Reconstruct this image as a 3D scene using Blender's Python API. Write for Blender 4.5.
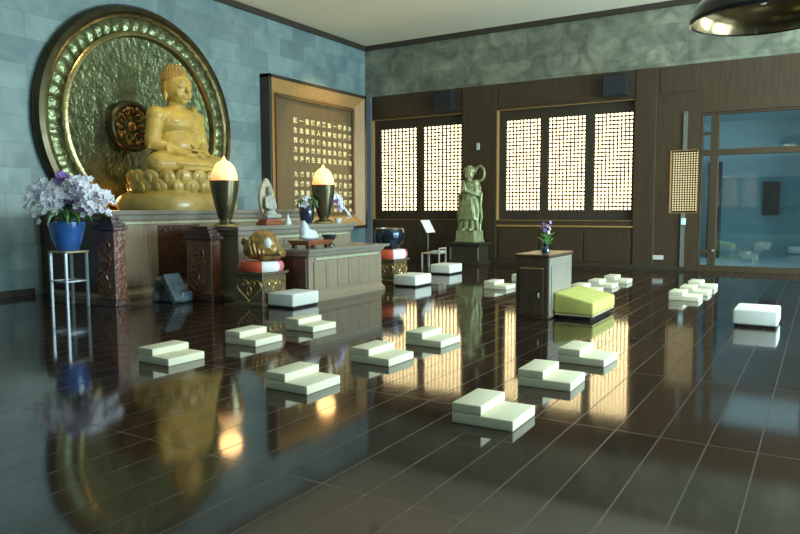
import bpy, bmesh, math, random
from mathutils import Vector, Matrix, Quaternion
random.seed(7)
PI = math.pi
SC = bpy.context.scene
COL = SC.collection
for o in list(bpy.data.objects):
    bpy.data.objects.remove(o)

# ------------------------------------------------------------------ camera
def set_camera():
    yaw, pit, rol, F = 0.547492, -0.0846137, -0.00385623, 693.6
    f = Vector((-math.sin(yaw)*math.cos(pit), math.cos(yaw)*math.cos(pit), math.sin(pit)))
    r = Vector((math.cos(yaw), math.sin(yaw), 0)); u = r.cross(f)
    r2 = r*math.cos(rol)+u*math.sin(rol); u2 = -r*math.sin(rol)+u*math.cos(rol)
    cd = bpy.data.cameras.new('camera'); cam = bpy.data.objects.new('camera', cd); COL.objects.link(cam)
    M = Matrix((r2, u2, -f)).transposed().to_4x4(); M.translation = Vector((0, 0, 1.55))
    cam.matrix_world = M
    cd.sensor_width = 36; cd.lens = F*36/800; cd.clip_end = 200; cd.clip_start = 0.02
    SC.camera = cam
set_camera()

# ------------------------------------------------------------------ world, lights, exposure
SC.view_settings.view_transform = 'Standard'; SC.view_settings.look = 'None'
SC.view_settings.gamma = 1; SC.view_settings.use_curve_mapping = False
SC.view_settings.exposure = 0.0
W = bpy.data.worlds.new('daylight'); SC.world = W; W.use_nodes = True
bg = W.node_tree.nodes['Background']; bg.inputs[0].default_value = (0.62, 0.82, 1.0, 1); bg.inputs[1].default_value = 0.1

def area(name, loc, direction, sx, sy, power, color, spread=PI):
    l = bpy.data.lights.new(name, 'AREA'); l.shape = 'RECTANGLE'; l.size = sx; l.size_y = sy
    l.energy = power; l.color = color; l.spread = spread
    o = bpy.data.objects.new(name, l); COL.objects.link(o); o.location = loc
    o.rotation_euler = Vector(direction).to_track_quat('-Z', 'Y').to_euler()
    return o
def spot(name, loc, target, power, color, angle, blend=.6, r=.06):
    l = bpy.data.lights.new(name, 'SPOT'); l.energy = power; l.color = color; l.spot_size = math.radians(angle)
    l.spot_blend = blend; l.shadow_soft_size = r
    o = bpy.data.objects.new(name, l); COL.objects.link(o); o.location = loc
    o.rotation_euler = (Vector(target)-Vector(loc)).to_track_quat('-Z', 'Y').to_euler()
    return o
# daylight through the right-hand windows and the glazed front
for yy, pw in ((2.6, 40), (8.0, 1150), (13.4, 1400)):
    area('window_daylight', (5.75, yy, 2.3), (-1, 0, .22), 4.2, 3.6, pw, (.68, .92, 1.0))
area('front_daylight', (-4.0, -.7, 2.2), (-.15, 1, -.05), 12, 3.2, 4, (.72, .9, 1.0))
# ceiling downlights over the shrine
spot('buddha_downlight', (-8.6, 9.0, 6.40), (-11.2, 9.8, 3.0), 215, (1.0, .80, .46), 40)
spot('backdrop_downlight', (-10.2, 7.6, 6.40), (-12.0, 9.0, 2.6), 160, (1.0, .72, .36), 52)
spot('inscription_downlight', (-10.4, 15.6, 6.40), (-12.2, 15.6, 3.4), 330, (1.0, .78, .42), 60)
l = bpy.data.lights.new('added_warm_fill', 'POINT'); l.energy = 16; l.color = (1, .48, .12); l.shadow_soft_size = .08  # unseen warm point light added behind the statue for the disc's orange glow
o = bpy.data.objects.new('added_warm_fill', l); COL.objects.link(o); o.location = (-11.90, 8.75, 1.80)
spot('ceiling_downlight', (-7.4, 12.5, 6.40), (-7.6, 12.3, 0), 120, (1.0, .9, .72), 70)

# ------------------------------------------------------------------ materials
MATS = {}
def nodes_of(m):
    m.use_nodes = True
    nt = m.node_tree; b = nt.nodes['Principled BSDF']
    return nt, b
def mat(name, c, rough=.5, metal=0.0, var=.12, scale=6.0, stretch=(1, 1, 1), bump=0.0, bscale=30.0, coat=0.0, spec=.5, sss=0.0, detail=4):
    """noise-varied procedural surface"""
    if name in MATS: return MATS[name]
    m = bpy.data.materials.new(name); nt, b = nodes_of(m); N, L = nt.nodes, nt.links
    tc = N.new('ShaderNodeTexCoord'); mp = N.new('ShaderNodeMapping'); mp.inputs['Scale'].default_value = stretch
    L.new(tc.outputs['Object'], mp.inputs[0])
    no = N.new('ShaderNodeTexNoise'); no.inputs['Scale'].default_value = scale; no.inputs['Detail'].default_value = detail
    L.new(mp.outputs[0], no.inputs['Vector'])
    rp = N.new('ShaderNodeValToRGB'); rp.color_ramp.elements[0].position = .3; rp.color_ramp.elements[1].position = .7
    rp.color_ramp.elements[0].color = tuple(max(0, v*(1-var)) for v in c)+(1,)
    rp.color_ramp.elements[1].color = tuple(min(1, v*(1+var)) for v in c)+(1,)
    L.new(no.outputs['Fac'], rp.inputs[0]); L.new(rp.outputs[0], b.inputs['Base Color'])
    b.inputs['Roughness'].default_value = rough; b.inputs['Metallic'].default_value = metal
    b.inputs['Coat Weight'].default_value = coat; b.inputs['Specular IOR Level'].default_value = spec
    b.inputs['Coat Roughness'].default_value = .12
    if sss:
        b.inputs['Subsurface Weight'].default_value = sss; b.inputs['Subsurface Scale'].default_value = .05
    if bump:
        n2 = N.new('ShaderNodeTexNoise'); n2.inputs['Scale'].default_value = bscale; n2.inputs['Detail'].default_value = 3
        L.new(mp.outputs[0], n2.inputs['Vector'])
        bp = N.new('ShaderNodeBump'); bp.inputs['Strength'].default_value = bump; bp.inputs['Distance'].default_value = .03
        L.new(n2.outputs['Fac'], bp.inputs['Height']); L.new(bp.outputs[0], b.inputs['Normal'])
    MATS[name] = m; return m
def emit(name, c, s):
    if name in MATS: return MATS[name]
    m = bpy.data.materials.new(name); nt, b = nodes_of(m)
    b.inputs['Base Color'].default_value = (*c, 1); b.inputs['Emission Color'].default_value = (*c, 1)
    b.inputs['Emission Strength'].default_value = s; b.inputs['Roughness'].default_value = .6
    MATS[name] = m; return m
def floor_mat():
    m = bpy.data.materials.new('polished_plank_floor'); nt, b = nodes_of(m); N, L = nt.nodes, nt.links
    tc = N.new('ShaderNodeTexCoord'); mp = N.new('ShaderNodeMapping')
    mp.inputs['Rotation'].default_value = (0, 0, PI/2); mp.inputs['Location'].default_value = (-.58, 0, 0)
    L.new(tc.outputs['Object'], mp.inputs[0])
    br = N.new('ShaderNodeTexBrick'); br.offset = 0.0; br.squash = 1
    br.inputs['Scale'].default_value = 1; br.inputs['Brick Width'].default_value = 1.8; br.inputs['Row Height'].default_value = .295
    br.inputs['Mortar Size'].default_value = .0045; br.inputs['Mortar Smooth'].default_value = .1; br.inputs['Bias'].default_value = -.2
    br.inputs['Color1'].default_value = (.034, .018, .0115, 1); br.inputs['Color2'].default_value = (.052, .028, .0175, 1)
    br.inputs['Mortar'].default_value = (.055, .044, .036, 1)
    L.new(mp.outputs[0], br.inputs['Vector'])
    mp2 = N.new('ShaderNodeMapping'); mp2.inputs['Scale'].default_value = (14, .8, 1); L.new(tc.outputs['Object'], mp2.inputs[0])
    no = N.new('ShaderNodeTexNoise'); no.inputs['Scale'].default_value = 3; no.inputs['Detail'].default_value = 5; L.new(mp2.outputs[0], no.inputs['Vector'])
    mx = N.new('ShaderNodeMixRGB'); mx.blend_type = 'MULTIPLY'; mx.inputs[0].default_value = .5
    L.new(br.outputs['Color'], mx.inputs[1]); L.new(no.outputs['Color'], mx.inputs[2]); L.new(mx.outputs[0], b.inputs['Base Color'])
    rr = N.new('ShaderNodeMath'); rr.operation = 'MULTIPLY_ADD'; rr.inputs[1].default_value = .30; rr.inputs[2].default_value = .075
    L.new(br.outputs['Fac'], rr.inputs[0]); L.new(rr.outputs[0], b.inputs['Roughness'])
    b.inputs['Specular IOR Level'].default_value = .5; b.inputs['IOR'].default_value = 1.95
    bp = N.new('ShaderNodeBump'); bp.inputs['Strength'].default_value = .006; bp.inputs['Distance'].default_value = .02
    n3 = N.new('ShaderNodeTexNoise'); n3.inputs['Scale'].default_value = 2.5; L.new(tc.outputs['Object'], n3.inputs['Vector'])
    L.new(n3.outputs['Fac'], bp.inputs['Height']); L.new(bp.outputs[0], b.inputs['Normal'])
    return m
def marble_mat(name, c1, c2, rot):
    m = bpy.data.materials.new(name); nt, b = nodes_of(m); N, L = nt.nodes, nt.links
    tc = N.new('ShaderNodeTexCoord'); sp = N.new('ShaderNodeSeparateXYZ'); mp = N.new('ShaderNodeCombineXYZ')
    L.new(tc.outputs['Object'], sp.inputs[0]); L.new(sp.outputs[rot], mp.inputs[0]); L.new(sp.outputs['Z'], mp.inputs[1])
    br = N.new('ShaderNodeTexBrick'); br.inputs['Scale'].default_value = 1; br.inputs['Brick Width'].default_value = .98
    br.inputs['Row Height'].default_value = .46; br.inputs['Mortar Size'].default_value = .006
    br.inputs['Color1'].default_value = (.74, .76, .78, 1); br.inputs['Color2'].default_value = (1.16, 1.15, 1.12, 1); br.inputs['Mortar'].default_value = (.72, .72, .70, 1)
    L.new(mp.outputs[0], br.inputs['Vector'])
    no = N.new('ShaderNodeTexNoise'); no.inputs['Scale'].default_value = 1.9; no.inputs['Detail'].default_value = 9; no.inputs['Distortion'].default_value = 1.1
    L.new(tc.outputs['Object'], no.inputs['Vector'])
    rp = N.new('ShaderNodeValToRGB'); rp.color_ramp.elements[0].position = .32; rp.color_ramp.elements[1].position = .7
    rp.color_ramp.elements[0].color = (*c1, 1); rp.color_ramp.elements[1].color = (*c2, 1); L.new(no.outputs['Fac'], rp.inputs[0])
    mx = N.new('ShaderNodeMixRGB'); mx.blend_type = 'MULTIPLY'; mx.inputs[0].default_value = 1.0
    L.new(rp.outputs[0], mx.inputs[1]); L.new(br.outputs['Color'], mx.inputs[2]); L.new(mx.outputs[0], b.inputs['Base Color'])
    b.inputs['Roughness'].default_value = .42
    return m
def glass_mat(name, tint, refl=.10):
    m = bpy.data.materials.new(name); nt, b = nodes_of(m); N, L = nt.nodes, nt.links
    N.remove(b); out = [n for n in N if n.type == 'OUTPUT_MATERIAL'][0]
    t = N.new('ShaderNodeBsdfTransparent'); t.inputs[0].default_value = (*tint, 1)
    g = N.new('ShaderNodeBsdfGlossy'); g.inputs['Roughness'].default_value = .02
    x = N.new('ShaderNodeMixShader'); x.inputs[0].default_value = refl
    L.new(t.outputs[0], x.inputs[1]); L.new(g.outputs[0], x.inputs[2]); L.new(x.outputs[0], out.inputs[0])
    return m
M_floor = floor_mat()
M_marble_left = marble_mat('daylight_tinted_marble', (.175, .275, .285), (.27, .37, .37), 'Y')  # blue cast of the cool daylight is put into this marble's colour
M_marble_back = marble_mat('grey_green_marble', (.12, .135, .10), (.30, .305, .225), 'X')
M_ceil = mat('cream_ceiling_paint', (.90, .84, .64), .8, var=.02)
M_wood = mat('dark_wall_timber', (.058, .037, .018), .42, var=.22, scale=3, stretch=(9, 9, .5))
M_woodd = mat('darkest_window_timber', (.045, .034, .022), .45, var=.2, scale=3, stretch=(9, 9, .5))
M_honey = mat('honey_glow_timber', (.42, .24, .08), .4, var=.15, scale=3, stretch=(8, 8, .6))  # window light on the reveals put into the colour; trims share the tone
M_trim = mat('dark_ceiling_trim', (.045, .035, .022), .5)
M_lat = mat('lattice_timber', (.06, .045, .025), .5)
M_sky = emit('daylit_paper', (1.0, .79, .41), 9.5)
M_skyd = emit('dim_daylit_paper', (1.0, .84, .46), 1.1)
M_bronze = mat('green_gold_bronze', (.30, .26, .12), .30, .9, var=.35, scale=5, bump=.25, bscale=16)
M_bronzeh = mat('hammered_bronze', (.15, .175, .09), .30, .85, var=.45, scale=4, bump=.9, bscale=9, stretch=(1, 1, 1))
M_bronzed = mat('dark_bronze', (.075, .065, .035), .32, .8, var=.3, scale=4)
M_gold = mat('cream_gold_stone', (.44, .31, .068), .42, 0.0, var=.16, scale=3, coat=.2, sss=.12)
M_goldh = mat('brown_gold_hair', (.34, .21, .05), .5, var=.15, scale=8)
M_lotus = mat('lotus_gold', (.42, .31, .085), .36, 0.0, var=.2, scale=5, coat=.3)
M_orna = mat('old_gilding', (.24, .15, .045), .4, .7, var=.5, scale=12)
M_grey = mat('grey_brown_veneer', (.285, .225, .15), .38, var=.12, scale=3, stretch=(8, 8, .6), coat=.25)
M_greyt = mat('grey_stone_top', (.28, .255, .205), .28, var=.08, scale=5, coat=.4)
M_inlay = mat('pale_green_inlay', (.50, .56, .40), .25, .2, var=.2, scale=20)
M_red = mat('red_brown_carved_wood', (.165, .062, .028), .30, var=.3, scale=7, bump=.8, bscale=11, coat=.4)
M_redd = mat('dark_red_wood', (.07, .030, .018), .32, var=.3, scale=7, bump=.5, bscale=14, coat=.3)
M_tray = mat('red_tray_wood', (.26, .075, .03), .3, var=.2, scale=8, coat=.4)
M_cush = mat('cream_cushion_cloth', (.72, .68, .50), .85, var=.04, scale=14, bump=.12, bscale=60)
M_white = mat('white_cushion_cloth', (.80, .82, .76), .8, var=.03, scale=12, bump=.1, bscale=50)
M_black = mat('black_base', (.015, .014, .013), .4)
M_green = mat('yellow_green_velvet', (.50, .49, .13), .8, var=.08, scale=10, bump=.1, bscale=60)
M_lect = mat('dark_lectern_timber', (.060, .036, .020), .42, var=.25, scale=3, stretch=(8, 8, .6), coat=.12)
M_lectp = mat('painted_sheen_panel', (.26, .24, .20), .22, var=.06, scale=4, coat=.4)  # pale colour stands in for the daylight sheen on the lectern's right side
M_jade = mat('green_patina_bronze', (.36, .40, .20), .35, .25, var=.3, scale=6, coat=.2)
M_blue = mat('cobalt_glaze', (.03, .11, .36), .12, var=.2, scale=4, coat=.8)
M_navy = mat('dark_blue_glaze', (.012, .022, .05), .12, var=.2, scale=4, coat=.8)
M_bowl = mat('blue_black_bronze_bowl', (.035, .05, .075), .16, .7, var=.2, scale=5)
M_pet = mat('lilac_white_petal', (.84, .82, .95), .6, var=.12, scale=22)
M_petv = mat('violet_petal', (.36, .20, .58), .6, var=.2, scale=18)
M_leaf = mat('orchid_leaf', (.05, .13, .03), .4, var=.2)
M_leafb = mat('bright_leaf', (.10, .34, .08), .45, var=.2)
M_steel = mat('pale_steel', (.55, .60, .64), .3, .6, var=.05)
M_tan = mat('tan_board', (.46, .36, .20), .5)
M_redc = mat('orange_red_satin', (.55, .085, .035), .45, var=.15, scale=9)
M_whitec = mat('white_satin', (.85, .82, .86), .5, var=.04)
M_pink = mat('pink_satin', (.70, .22, .25), .5, var=.1)
M_fish = mat('gilded_fish_wood', (.30, .17, .045), .25, .25, var=.5, scale=9, bump=.6, bscale=18, coat=.4)
M_pale = mat('pale_highlight_patch', (.75, .78, .72), .2)
M_paper = emit('paper', (.92, .95, 1.0), 0.0); 
M_porc = mat('pale_porcelain', (.62, .68, .70), .35, var=.15, scale=8)
M_stone = mat('small_statue_stone', (.40, .36, .25), .5, var=.3, scale=9, bump=.3, bscale=25)
M_rock = mat('grey_carved_stone', (.36, .38, .34), .5, var=.25, scale=9)
M_txt = mat('gilt_characters', (.98, .84, .46), .4, .0, var=.08)
M_panel = mat('olive_brown_board', (.15, .105, .05), .5, var=.1, scale=3, stretch=(6, 6, .6))
M_speak = mat('black_speaker_cloth', (.012, .014, .016), .7)
M_plate = mat('white_plastic', (.55, .58, .52), .4)
M_teal = mat('teal_corridor_paint', (.22, .42, .48), .7, var=.06)
M_tealp = mat('pale_corridor_paint', (.45, .62, .68), .7, var=.05)
M_bag = mat('blue_grey_plastic', (.09, .125, .15), .22, var=.4, scale=5, bump=1.0, bscale=9, coat=.5)
M_glass = glass_mat('clear_glass', (.93, .97, .97), .08)
M_dome = mat('dark_lamp_metal', (.035, .032, .03), .25, .8, var=.2)
M_rim = mat('brass_rim', (.75, .55, .22), .25, .9, var=.1)

# ------------------------------------------------------------------ mesh helpers
class MB:
    def __init__(s, mats=None):
        s.bm = bmesh.new(); s.mi = 0
    def _tag(s, n0):
        s.bm.faces.ensure_lookup_table()
        for f in s.bm.faces[n0:]: f.material_index = s.mi
    def box(s, x0, x1, y0, y1, z0, z1):
        n0 = len(s.bm.faces)
        v = [s.bm.verts.new((x, y, z)) for z in (z0, z1) for y in (y0, y1) for x in (x0, x1)]
        for f in ((0, 2, 3, 1), (4, 5, 7, 6), (0, 1, 5, 4), (2, 6, 7, 3), (0, 4, 6, 2), (1, 3, 7, 5)):
            s.bm.faces.new([v[i] for i in f])
        s._tag(n0); return s
    def loft(s, rings, cap=True):
        """rings: list of lists of points (closed loops)"""
        n0 = len(s.bm.faces)
        R = [[s.bm.verts.new(p) for p in ring] for ring in rings]
        n = len(R[0])
        for a, b in zip(R, R[1:]):
            for i in range(n):
                s.bm.faces.new((a[i], a[(i+1) % n], b[(i+1) % n], b[i]))
        if cap:
            s.bm.faces.new(list(reversed(R[0]))); s.bm.faces.new(R[-1])
        s._tag(n0); return s
    def rings_rect(s, x0, x1, y0, y1, prof):
        """prof: list of (z, overhang)"""
        return s.loft([[(x0-o, y0-o, z), (x1+o, y0-o, z), (x1+o, y1+o, z), (x0-o, y1+o, z)] for z, o in prof])
    def lathe(s, prof, c=(0, 0, 0), seg=40, axis='z', cap=True):
        rings = []
        for r, z in prof:
            ring = []
            for i in range(seg):
                a = 2*PI*i/seg
                if axis == 'z': p = (c[0]+r*math.cos(a), c[1]+r*math.sin(a), c[2]+z)
                elif axis == 'x': p = (c[0]+z, c[1]+r*math.cos(a), c[2]+r*math.sin(a))
                else: p = (c[0]+r*math.sin(a), c[1]+z, c[2]+r*math.cos(a))
                ring.append(p)
            rings.append(ring)
        return s.loft(rings, cap)
    def ell(s, c, r, q=None, sub=3):
        n0 = len(s.bm.faces)
        g = bmesh.ops.create_icosphere(s.bm, subdivisions=sub, radius=1)
        M = Matrix.Translation(c) @ ((q.to_matrix().to_4x4()) if q else Matrix()) @ Matrix.Diagonal((*r, 1))
        bmesh.ops.transform(s.bm, matrix=M, verts=g['verts']); s._tag(n0); return s
    def cap(s, p0, p1, r0, r1, seg=14):
        p0, p1 = Vector(p0), Vector(p1); d = p1-p0
        if d.length < 1e-6: return s
        q = d.to_track_quat('Z', 'Y'); L = d.length; rings = []
        for k in range(1, 5):
            a = PI/2*(1-k/4); rings.append((r0*math.cos(a), -r0*math.sin(a)))
        for k in range(0, 4):
            a = PI/2*(k/4); rings.append((r1*math.cos(a), L+r1*math.sin(a)))
        s.loft([[p0+q @ Vector((r*math.cos(2*PI*i/seg), r*math.sin(2*PI*i/seg), z)) for i in range(seg)] for r, z in rings])
        return s
    def chain(s, pts, rad, seg=12):
        for i in range(len(pts)-1): s.cap(pts[i], pts[i+1], rad[i] if isinstance(rad, (list, tuple)) else rad, rad[i+1] if isinstance(rad, (list, tuple)) else rad, seg)
        return s
    def tube(s, pts, r, seg=8):
        pts = [Vector(p) for p in pts]; rings = []
        up = Vector((0.13, .31, 1)).normalized()
        for i, p in enumerate(pts):
            t = (pts[min(i+1, len(pts)-1)]-pts[max(i-1, 0)]).normalized()
            a = t.cross(up)
            if a.length < .1: a = t.cross(Vector((1, 0, 0)))
            a.normalize(); b = t.cross(a); rr = r[i] if isinstance(r, (list, tuple)) else r
            rings.append([p+a*rr*math.cos(2*PI*k/seg)+b*rr*math.sin(2*PI*k/seg) for k in range(seg)])
        return s.loft(rings)
    def build(s, name, mats, parent=None, smooth=False, bevel=0.0, loc=None, bseg=2):
        bmesh.ops.recalc_face_normals(s.bm, faces=s.bm.faces)
        if bevel:
            es = [e for e in s.bm.edges if len(e.link_faces) == 2 and e.calc_face_angle(0) > .6]
            bmesh.ops.bevel(s.bm, geom=es, offset=bevel, segments=bseg, profile=.5, affect='EDGES')
        me = bpy.data.meshes.new(name); s.bm.to_mesh(me); s.bm.free()
        return link(name, me, mats, parent, smooth, loc)
    def remesh(s, name, mats, voxel, parent=None, it=4, loc=None):
        bmesh.ops.recalc_face_normals(s.bm, faces=s.bm.faces)
        me = bpy.data.meshes.new(name); s.bm.to_mesh(me); s.bm.free()
        t = bpy.data.objects.new('tmp', me); COL.objects.link(t)
        a = t.modifiers.new('r', 'REMESH'); a.mode = 'VOXEL'; a.voxel_size = voxel
        b = t.modifiers.new('s', 'SMOOTH'); b.iterations = it; b.factor = .5
        dg = bpy.context.evaluated_depsgraph_get()
        m2 = bpy.data.meshes.new_from_object(t.evaluated_get(dg)); m2.name = name
        bpy.data.objects.remove(t); bpy.data.meshes.remove(me)
        return link(name, m2, mats, parent, True, loc)
def link(name, me, mats, parent, smooth, loc):
    o = bpy.data.objects.new(name, me); COL.objects.link(o)
    for m in (mats if isinstance(mats, (list, tuple)) else [mats]): me.materials.append(m)
    if smooth:
        for p in me.polygons: p.use_smooth = True
        try: me.set_sharp_from_angle(angle=math.radians(40))
        except Exception: pass
    if parent: o.parent = parent
    if loc: o.location = loc
    return o
def thing(name, label, cat, loc=(0, 0, 0), rz=0, group=None):
    o = bpy.data.objects.new(name, None); COL.objects.link(o); o.empty_display_size = .1
    o.location = loc; o.rotation_euler = (0, 0, rz)
    return tag(o, label, cat, group)
def tag(o, label, cat, group=None):
    o['label'] = label; o['category'] = cat
    if group: o['group'] = group
    return o
def struct(o):
    o['kind'] = 'structure'; return o
def dup(root, loc, rz=None, label=None):
    r = root.copy(); COL.objects.link(r); r.location = loc
    if rz is not None: r.rotation_euler = (0, 0, rz)
    if label: r['label'] = label
    for ch in list(root.children):
        c = ch.copy(); COL.objects.link(c); c.parent = r
        for g in list(ch.children):
            d = g.copy(); COL.objects.link(d); d.parent = c
    return r

# ------------------------------------------------------------------ room
XL, YB, ZC = -12.3, 18.14, 6.5
XR, YF = 6.0, -0.9
struct(MB().box(XL-.3, XR+.3, YF-.3, YB+.35, -.12, 0).build('floor', M_floor))
struct(MB().box(XL-.3, XR+.3, YF-.3, YB+.35, ZC, ZC+.12).build('ceiling', M_ceil))
struct(MB().box(XL-.3, XL, YF-.3, YB+.35, 0, ZC).build('wall_left', M_marble_left))
# back wall: timber below, marble above, openings for windows, lattice light and door
b = MB()
T = .30
cols = [(XL, -12.05, []), (-12.05, -8.93, [(1.2, 4.25)]), (-8.93, -7.87, []), (-7.87, -4.12, [(1.2, 4.25)]),
        (-4.12, -3.27, []), (-3.27, -2.63, [(1.40, 2.93)]), (-2.63, -2.60, []), (-2.60, 1.20, [(0, 3.80)]), (1.20, XR, [])]
for x0, x1, holes in cols:
    z = 0
    for h0, h1 in holes:
        if h0 > z: b.box(x0, x1, YB, YB+T, z, h0)
        z = h1
    b.box(x0, x1, YB, YB+T, z, 4.97)
b.mi = 1
b.box(XL, XR, YB, YB+T, 4.97, ZC)
struct(b.build('wall_back', [M_wood, M_marble_back]))
# right wall with three tall daylight openings, front wall glazed
b = MB()
b.box(XR, XR+.3, YF, YB+.35, 0, .4).box(XR, XR+.3, YF, YB+.35, 4.3, ZC)
for y0, y1 in ((YF, .4), (4.8, 5.8), (10.2, 11.2), (15.6, YB+.35)): b.box(XR, XR+.3, y0, y1, .4, 4.3)
struct(b.build('wall_right', M_marble_left))
b = MB()
b.box(XL, XR, YF-.3, YF, 0, .25).box(XL, XR, YF-.3, YF, 3.9, ZC)
for x0, x1 in ((XL, -10.2), (2.4, XR)): b.box(x0, x1, YF-.3, YF, .25, 3.9)
struct(b.build('wall_front', M_marble_left))
b = MB().box(-10.2, 2.4, YF-.16, YF-.14, .25, 3.9)
struct(b.build('window_6', M_glass))
for i, (y0, y1) in enumerate(((.4, 4.8), (5.8, 10.2), (11.2, 15.6))):
    struct(MB().box(XR+.14, XR+.16, y0, y1, .4, 4.3).build('window_%d' % (7+i), M_glass))
# ceiling trim, pilasters, corner strip, baseboards
struct(MB().box(XL, XL+.10, YF, YB, ZC-.13, ZC).build('trim_1', M_trim))
struct(MB().box(XL+.10, XR, YB-.10, YB, ZC-.13, ZC).build('trim_2', M_trim))
struct(MB().box(-8.93, -7.87, YB-.05, YB, 0, 4.96).build('trim_3', M_wood, bevel=.008))
struct(MB().box(-4.12, -3.62, YB-.05, YB, 0, 4.96).build('trim_4', M_wood, bevel=.008))
M_corner = mat('grey_corner_paint', (.20, .22, .25), .5)
struct(MB().box(XL+.001, -12.06, YB-.07, YB, 0, 4.96).build('trim_5', M_corner))
struct(MB().box(-7.86, -4.13, YB-.045, YB, 1.03, 1.075).build('trim_6', M_honey, bevel=.006))
struct(MB().box(-2.985, -2.895, YB-.05, YB, 0, 1.40).build('trim_7', mat('pale_grey_strip', (.15, .16, .13), .4)))
struct(MB().box(-2.985, -2.895, YB-.05, YB, 2.93, 3.85).build('trim_8', MATS['pale_grey_strip']))
b = MB()
for x0, x1 in ((-7.8, -6.65), (-6.6, -5.42), (-5.37, -4.2)): b.box(x0, x1, YB-.022, YB, .14, .98)
for x0, x1 in ((-11.95, -10.5), (-10.45, -9.0)): b.box(x0, x1, YB-.022, YB, .14, 1.12)
for x0, x1 in ((-11.95, -8.95), (-7.85, -4.15), (-3.55, -2.7)): b.box(x0, x1, YB-.02, YB, 4.32, 4.90)
struct(b.build('trim_9', M_wood, bevel=.008))
struct(MB().box(-12.05, -2.62, YB-.06, YB-.051, 0, .09).build('baseboard_back', M_woodd))
struct(MB().box(XL, XL+.03, YF, 7.3, 0, .12).build('baseboard_left', M_woodd))

struct(MB().box(XL, -12.03, 7.46, 7.98, 0, 1.52).build('altar_end', M_redd, bevel=.01))  # dark left end of the altar cabinet, added as a separate wall block
# lattice windows
def lattice(x0, x1, z0, z1, y, nx, nz, frac, depth, parent):
    b = MB(); dx = (x1-x0)/nx; dz = (z1-z0)/nz; wx = dx*frac*.85; wz = dz*frac
    for i in range(nx+1):
        b.box(x0+i*dx-wx/2, x0+i*dx+wx/2, y, y+depth, z0, z1)
    for k in range(nz+1):
        b.box(x0, x1, y+.004, y+depth-.004, z0+k*dz-wz/2, z0+k*dz+wz/2)
    return b.build('lattice', M_lat, parent)
def window_unit(n, ox0, ox1, oz0, oz1, panels, z0, z1, paper):
    y = YB+.17
    b = MB(); z = [oz0, z0, z1, oz1]
    b.box(ox0, ox1, y-.03, y+.06, oz0, z0).box(ox0, ox1, y-.03, y+.06, z1, oz1)
    xs = [ox0]+[v for p in panels for v in p]+[ox1]
    for i in range(0, len(xs), 2): b.box(xs[i], xs[i+1], y-.03, y+.06, z0, z1)
    w = struct(b.build('window_%d' % n, M_woodd))
    for p in panels:
        lattice(p[0], p[1], z0, z1, y, 10, 25, .41, .035, w)
        MB().box(p[0], p[1], y+.045, y+.055, z0, z1).build('pane', paper, w)
    r = MB()
    t = .012
    r.box(ox0, ox0+t, YB-.02, y-.03, oz0, oz1).box(ox0, ox1, YB-.02, y-.03, oz1-t, oz1).box(ox0, ox1, YB-.02, y-.03, oz0, oz0+t).box(ox1-t, ox1, YB-.02, y-.03, oz0, oz1)
    r.build('reveal', M_honey, w)
    return w
K = (YB+.17)/YB
def kx(*v): return tuple(round(x*K, 3) for x in v)
zb, zt = 1.47, 3.975
window_unit(1, -12.05, -8.93, 1.2, 4.25, [kx(-11.725, -10.46), kx(-10.22, -8.97)], zb, zt, M_sky)
window_unit(2, -7.87, -4.12, 1.2, 4.25, [kx(-7.594, -6.60), kx(-6.377, -5.38), kx(-5.147, -4.177)], zb, zt, M_sky)
window_unit(3, -3.27, -2.63, 1.40, 2.93, [(-3.245, -2.655)], 1.45, 2.90, M_skyd)

# glazed door at the right end
d = struct(MB().box(-2.60, -2.55, YB+.05, YB+.2, .14, 3.74).box(-2.38, -2.20, YB+.05, YB+.2, .14, 3.74).box(-2.60, 1.2, YB+.05, YB+.2, 3.74, 3.8)
           .box(-2.60, 1.2, YB+.04, YB+.21, 2.78, 2.92).box(-.30, -.10, YB+.05, YB+.2, 0, 3.8).box(-2.55, -2.38, YB+.05, YB+.2, 3.28, 3.34)
           .box(-2.55, -2.38, YB+.05, YB+.2, .42, .52).box(1.1, 1.2, YB+.05, YB+.2, 0, 3.8).box(-2.60, 1.2, YB+.05, YB+.2, 0, .14).build('door_1', M_wood, bevel=.006))
MB().box(-2.55, -2.38, YB+.12, YB+.13, .14, 3.74).box(-2.20, -.30, YB+.12, YB+.13, .14, 2.78).box(-2.20, -.30, YB+.12, YB+.13, 2.92, 3.74).build('glass_pane', M_glass, d)
MB().box(-2.27, -2.22, YB+.0, YB+.05, .48, .53).build('lock', M_steel, d)
# corridor beyond the door
b = MB().box(-4.2, 3, 18.6, 24, -.05, -.001).box(-4.2, 3, 24, 24.2, 0, 4.2).box(-4.2, 3, 18.6, 24.2, 4.2, 4.3).box(-4.4, -4.2, 18.6, 24.2, 0, 4.3).box(3, 3.2, 18.6, 24.2, 0, 4.3)
b.mi = 1
b.box(-3.0, 2.8, 23.86, 24, 0, 2.45).box(-3.1, 2.8, 23.8, 24, 1.55, 1.65)
b.mi = 2
b.box(-3.05, -2.7, 23.0, 23.4, 0, 2.9).box(-1.6, -1.15, 23.7, 23.86, 1.3, 2.3)
struct(b.build('wall_corridor', [M_tealp, M_teal, M_woodd]))
area('corridor_daylight', (-.6, 21.2, 4.1), (0, 0, -1), 3, 3, 15, (.5, .85, 1.0))

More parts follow.
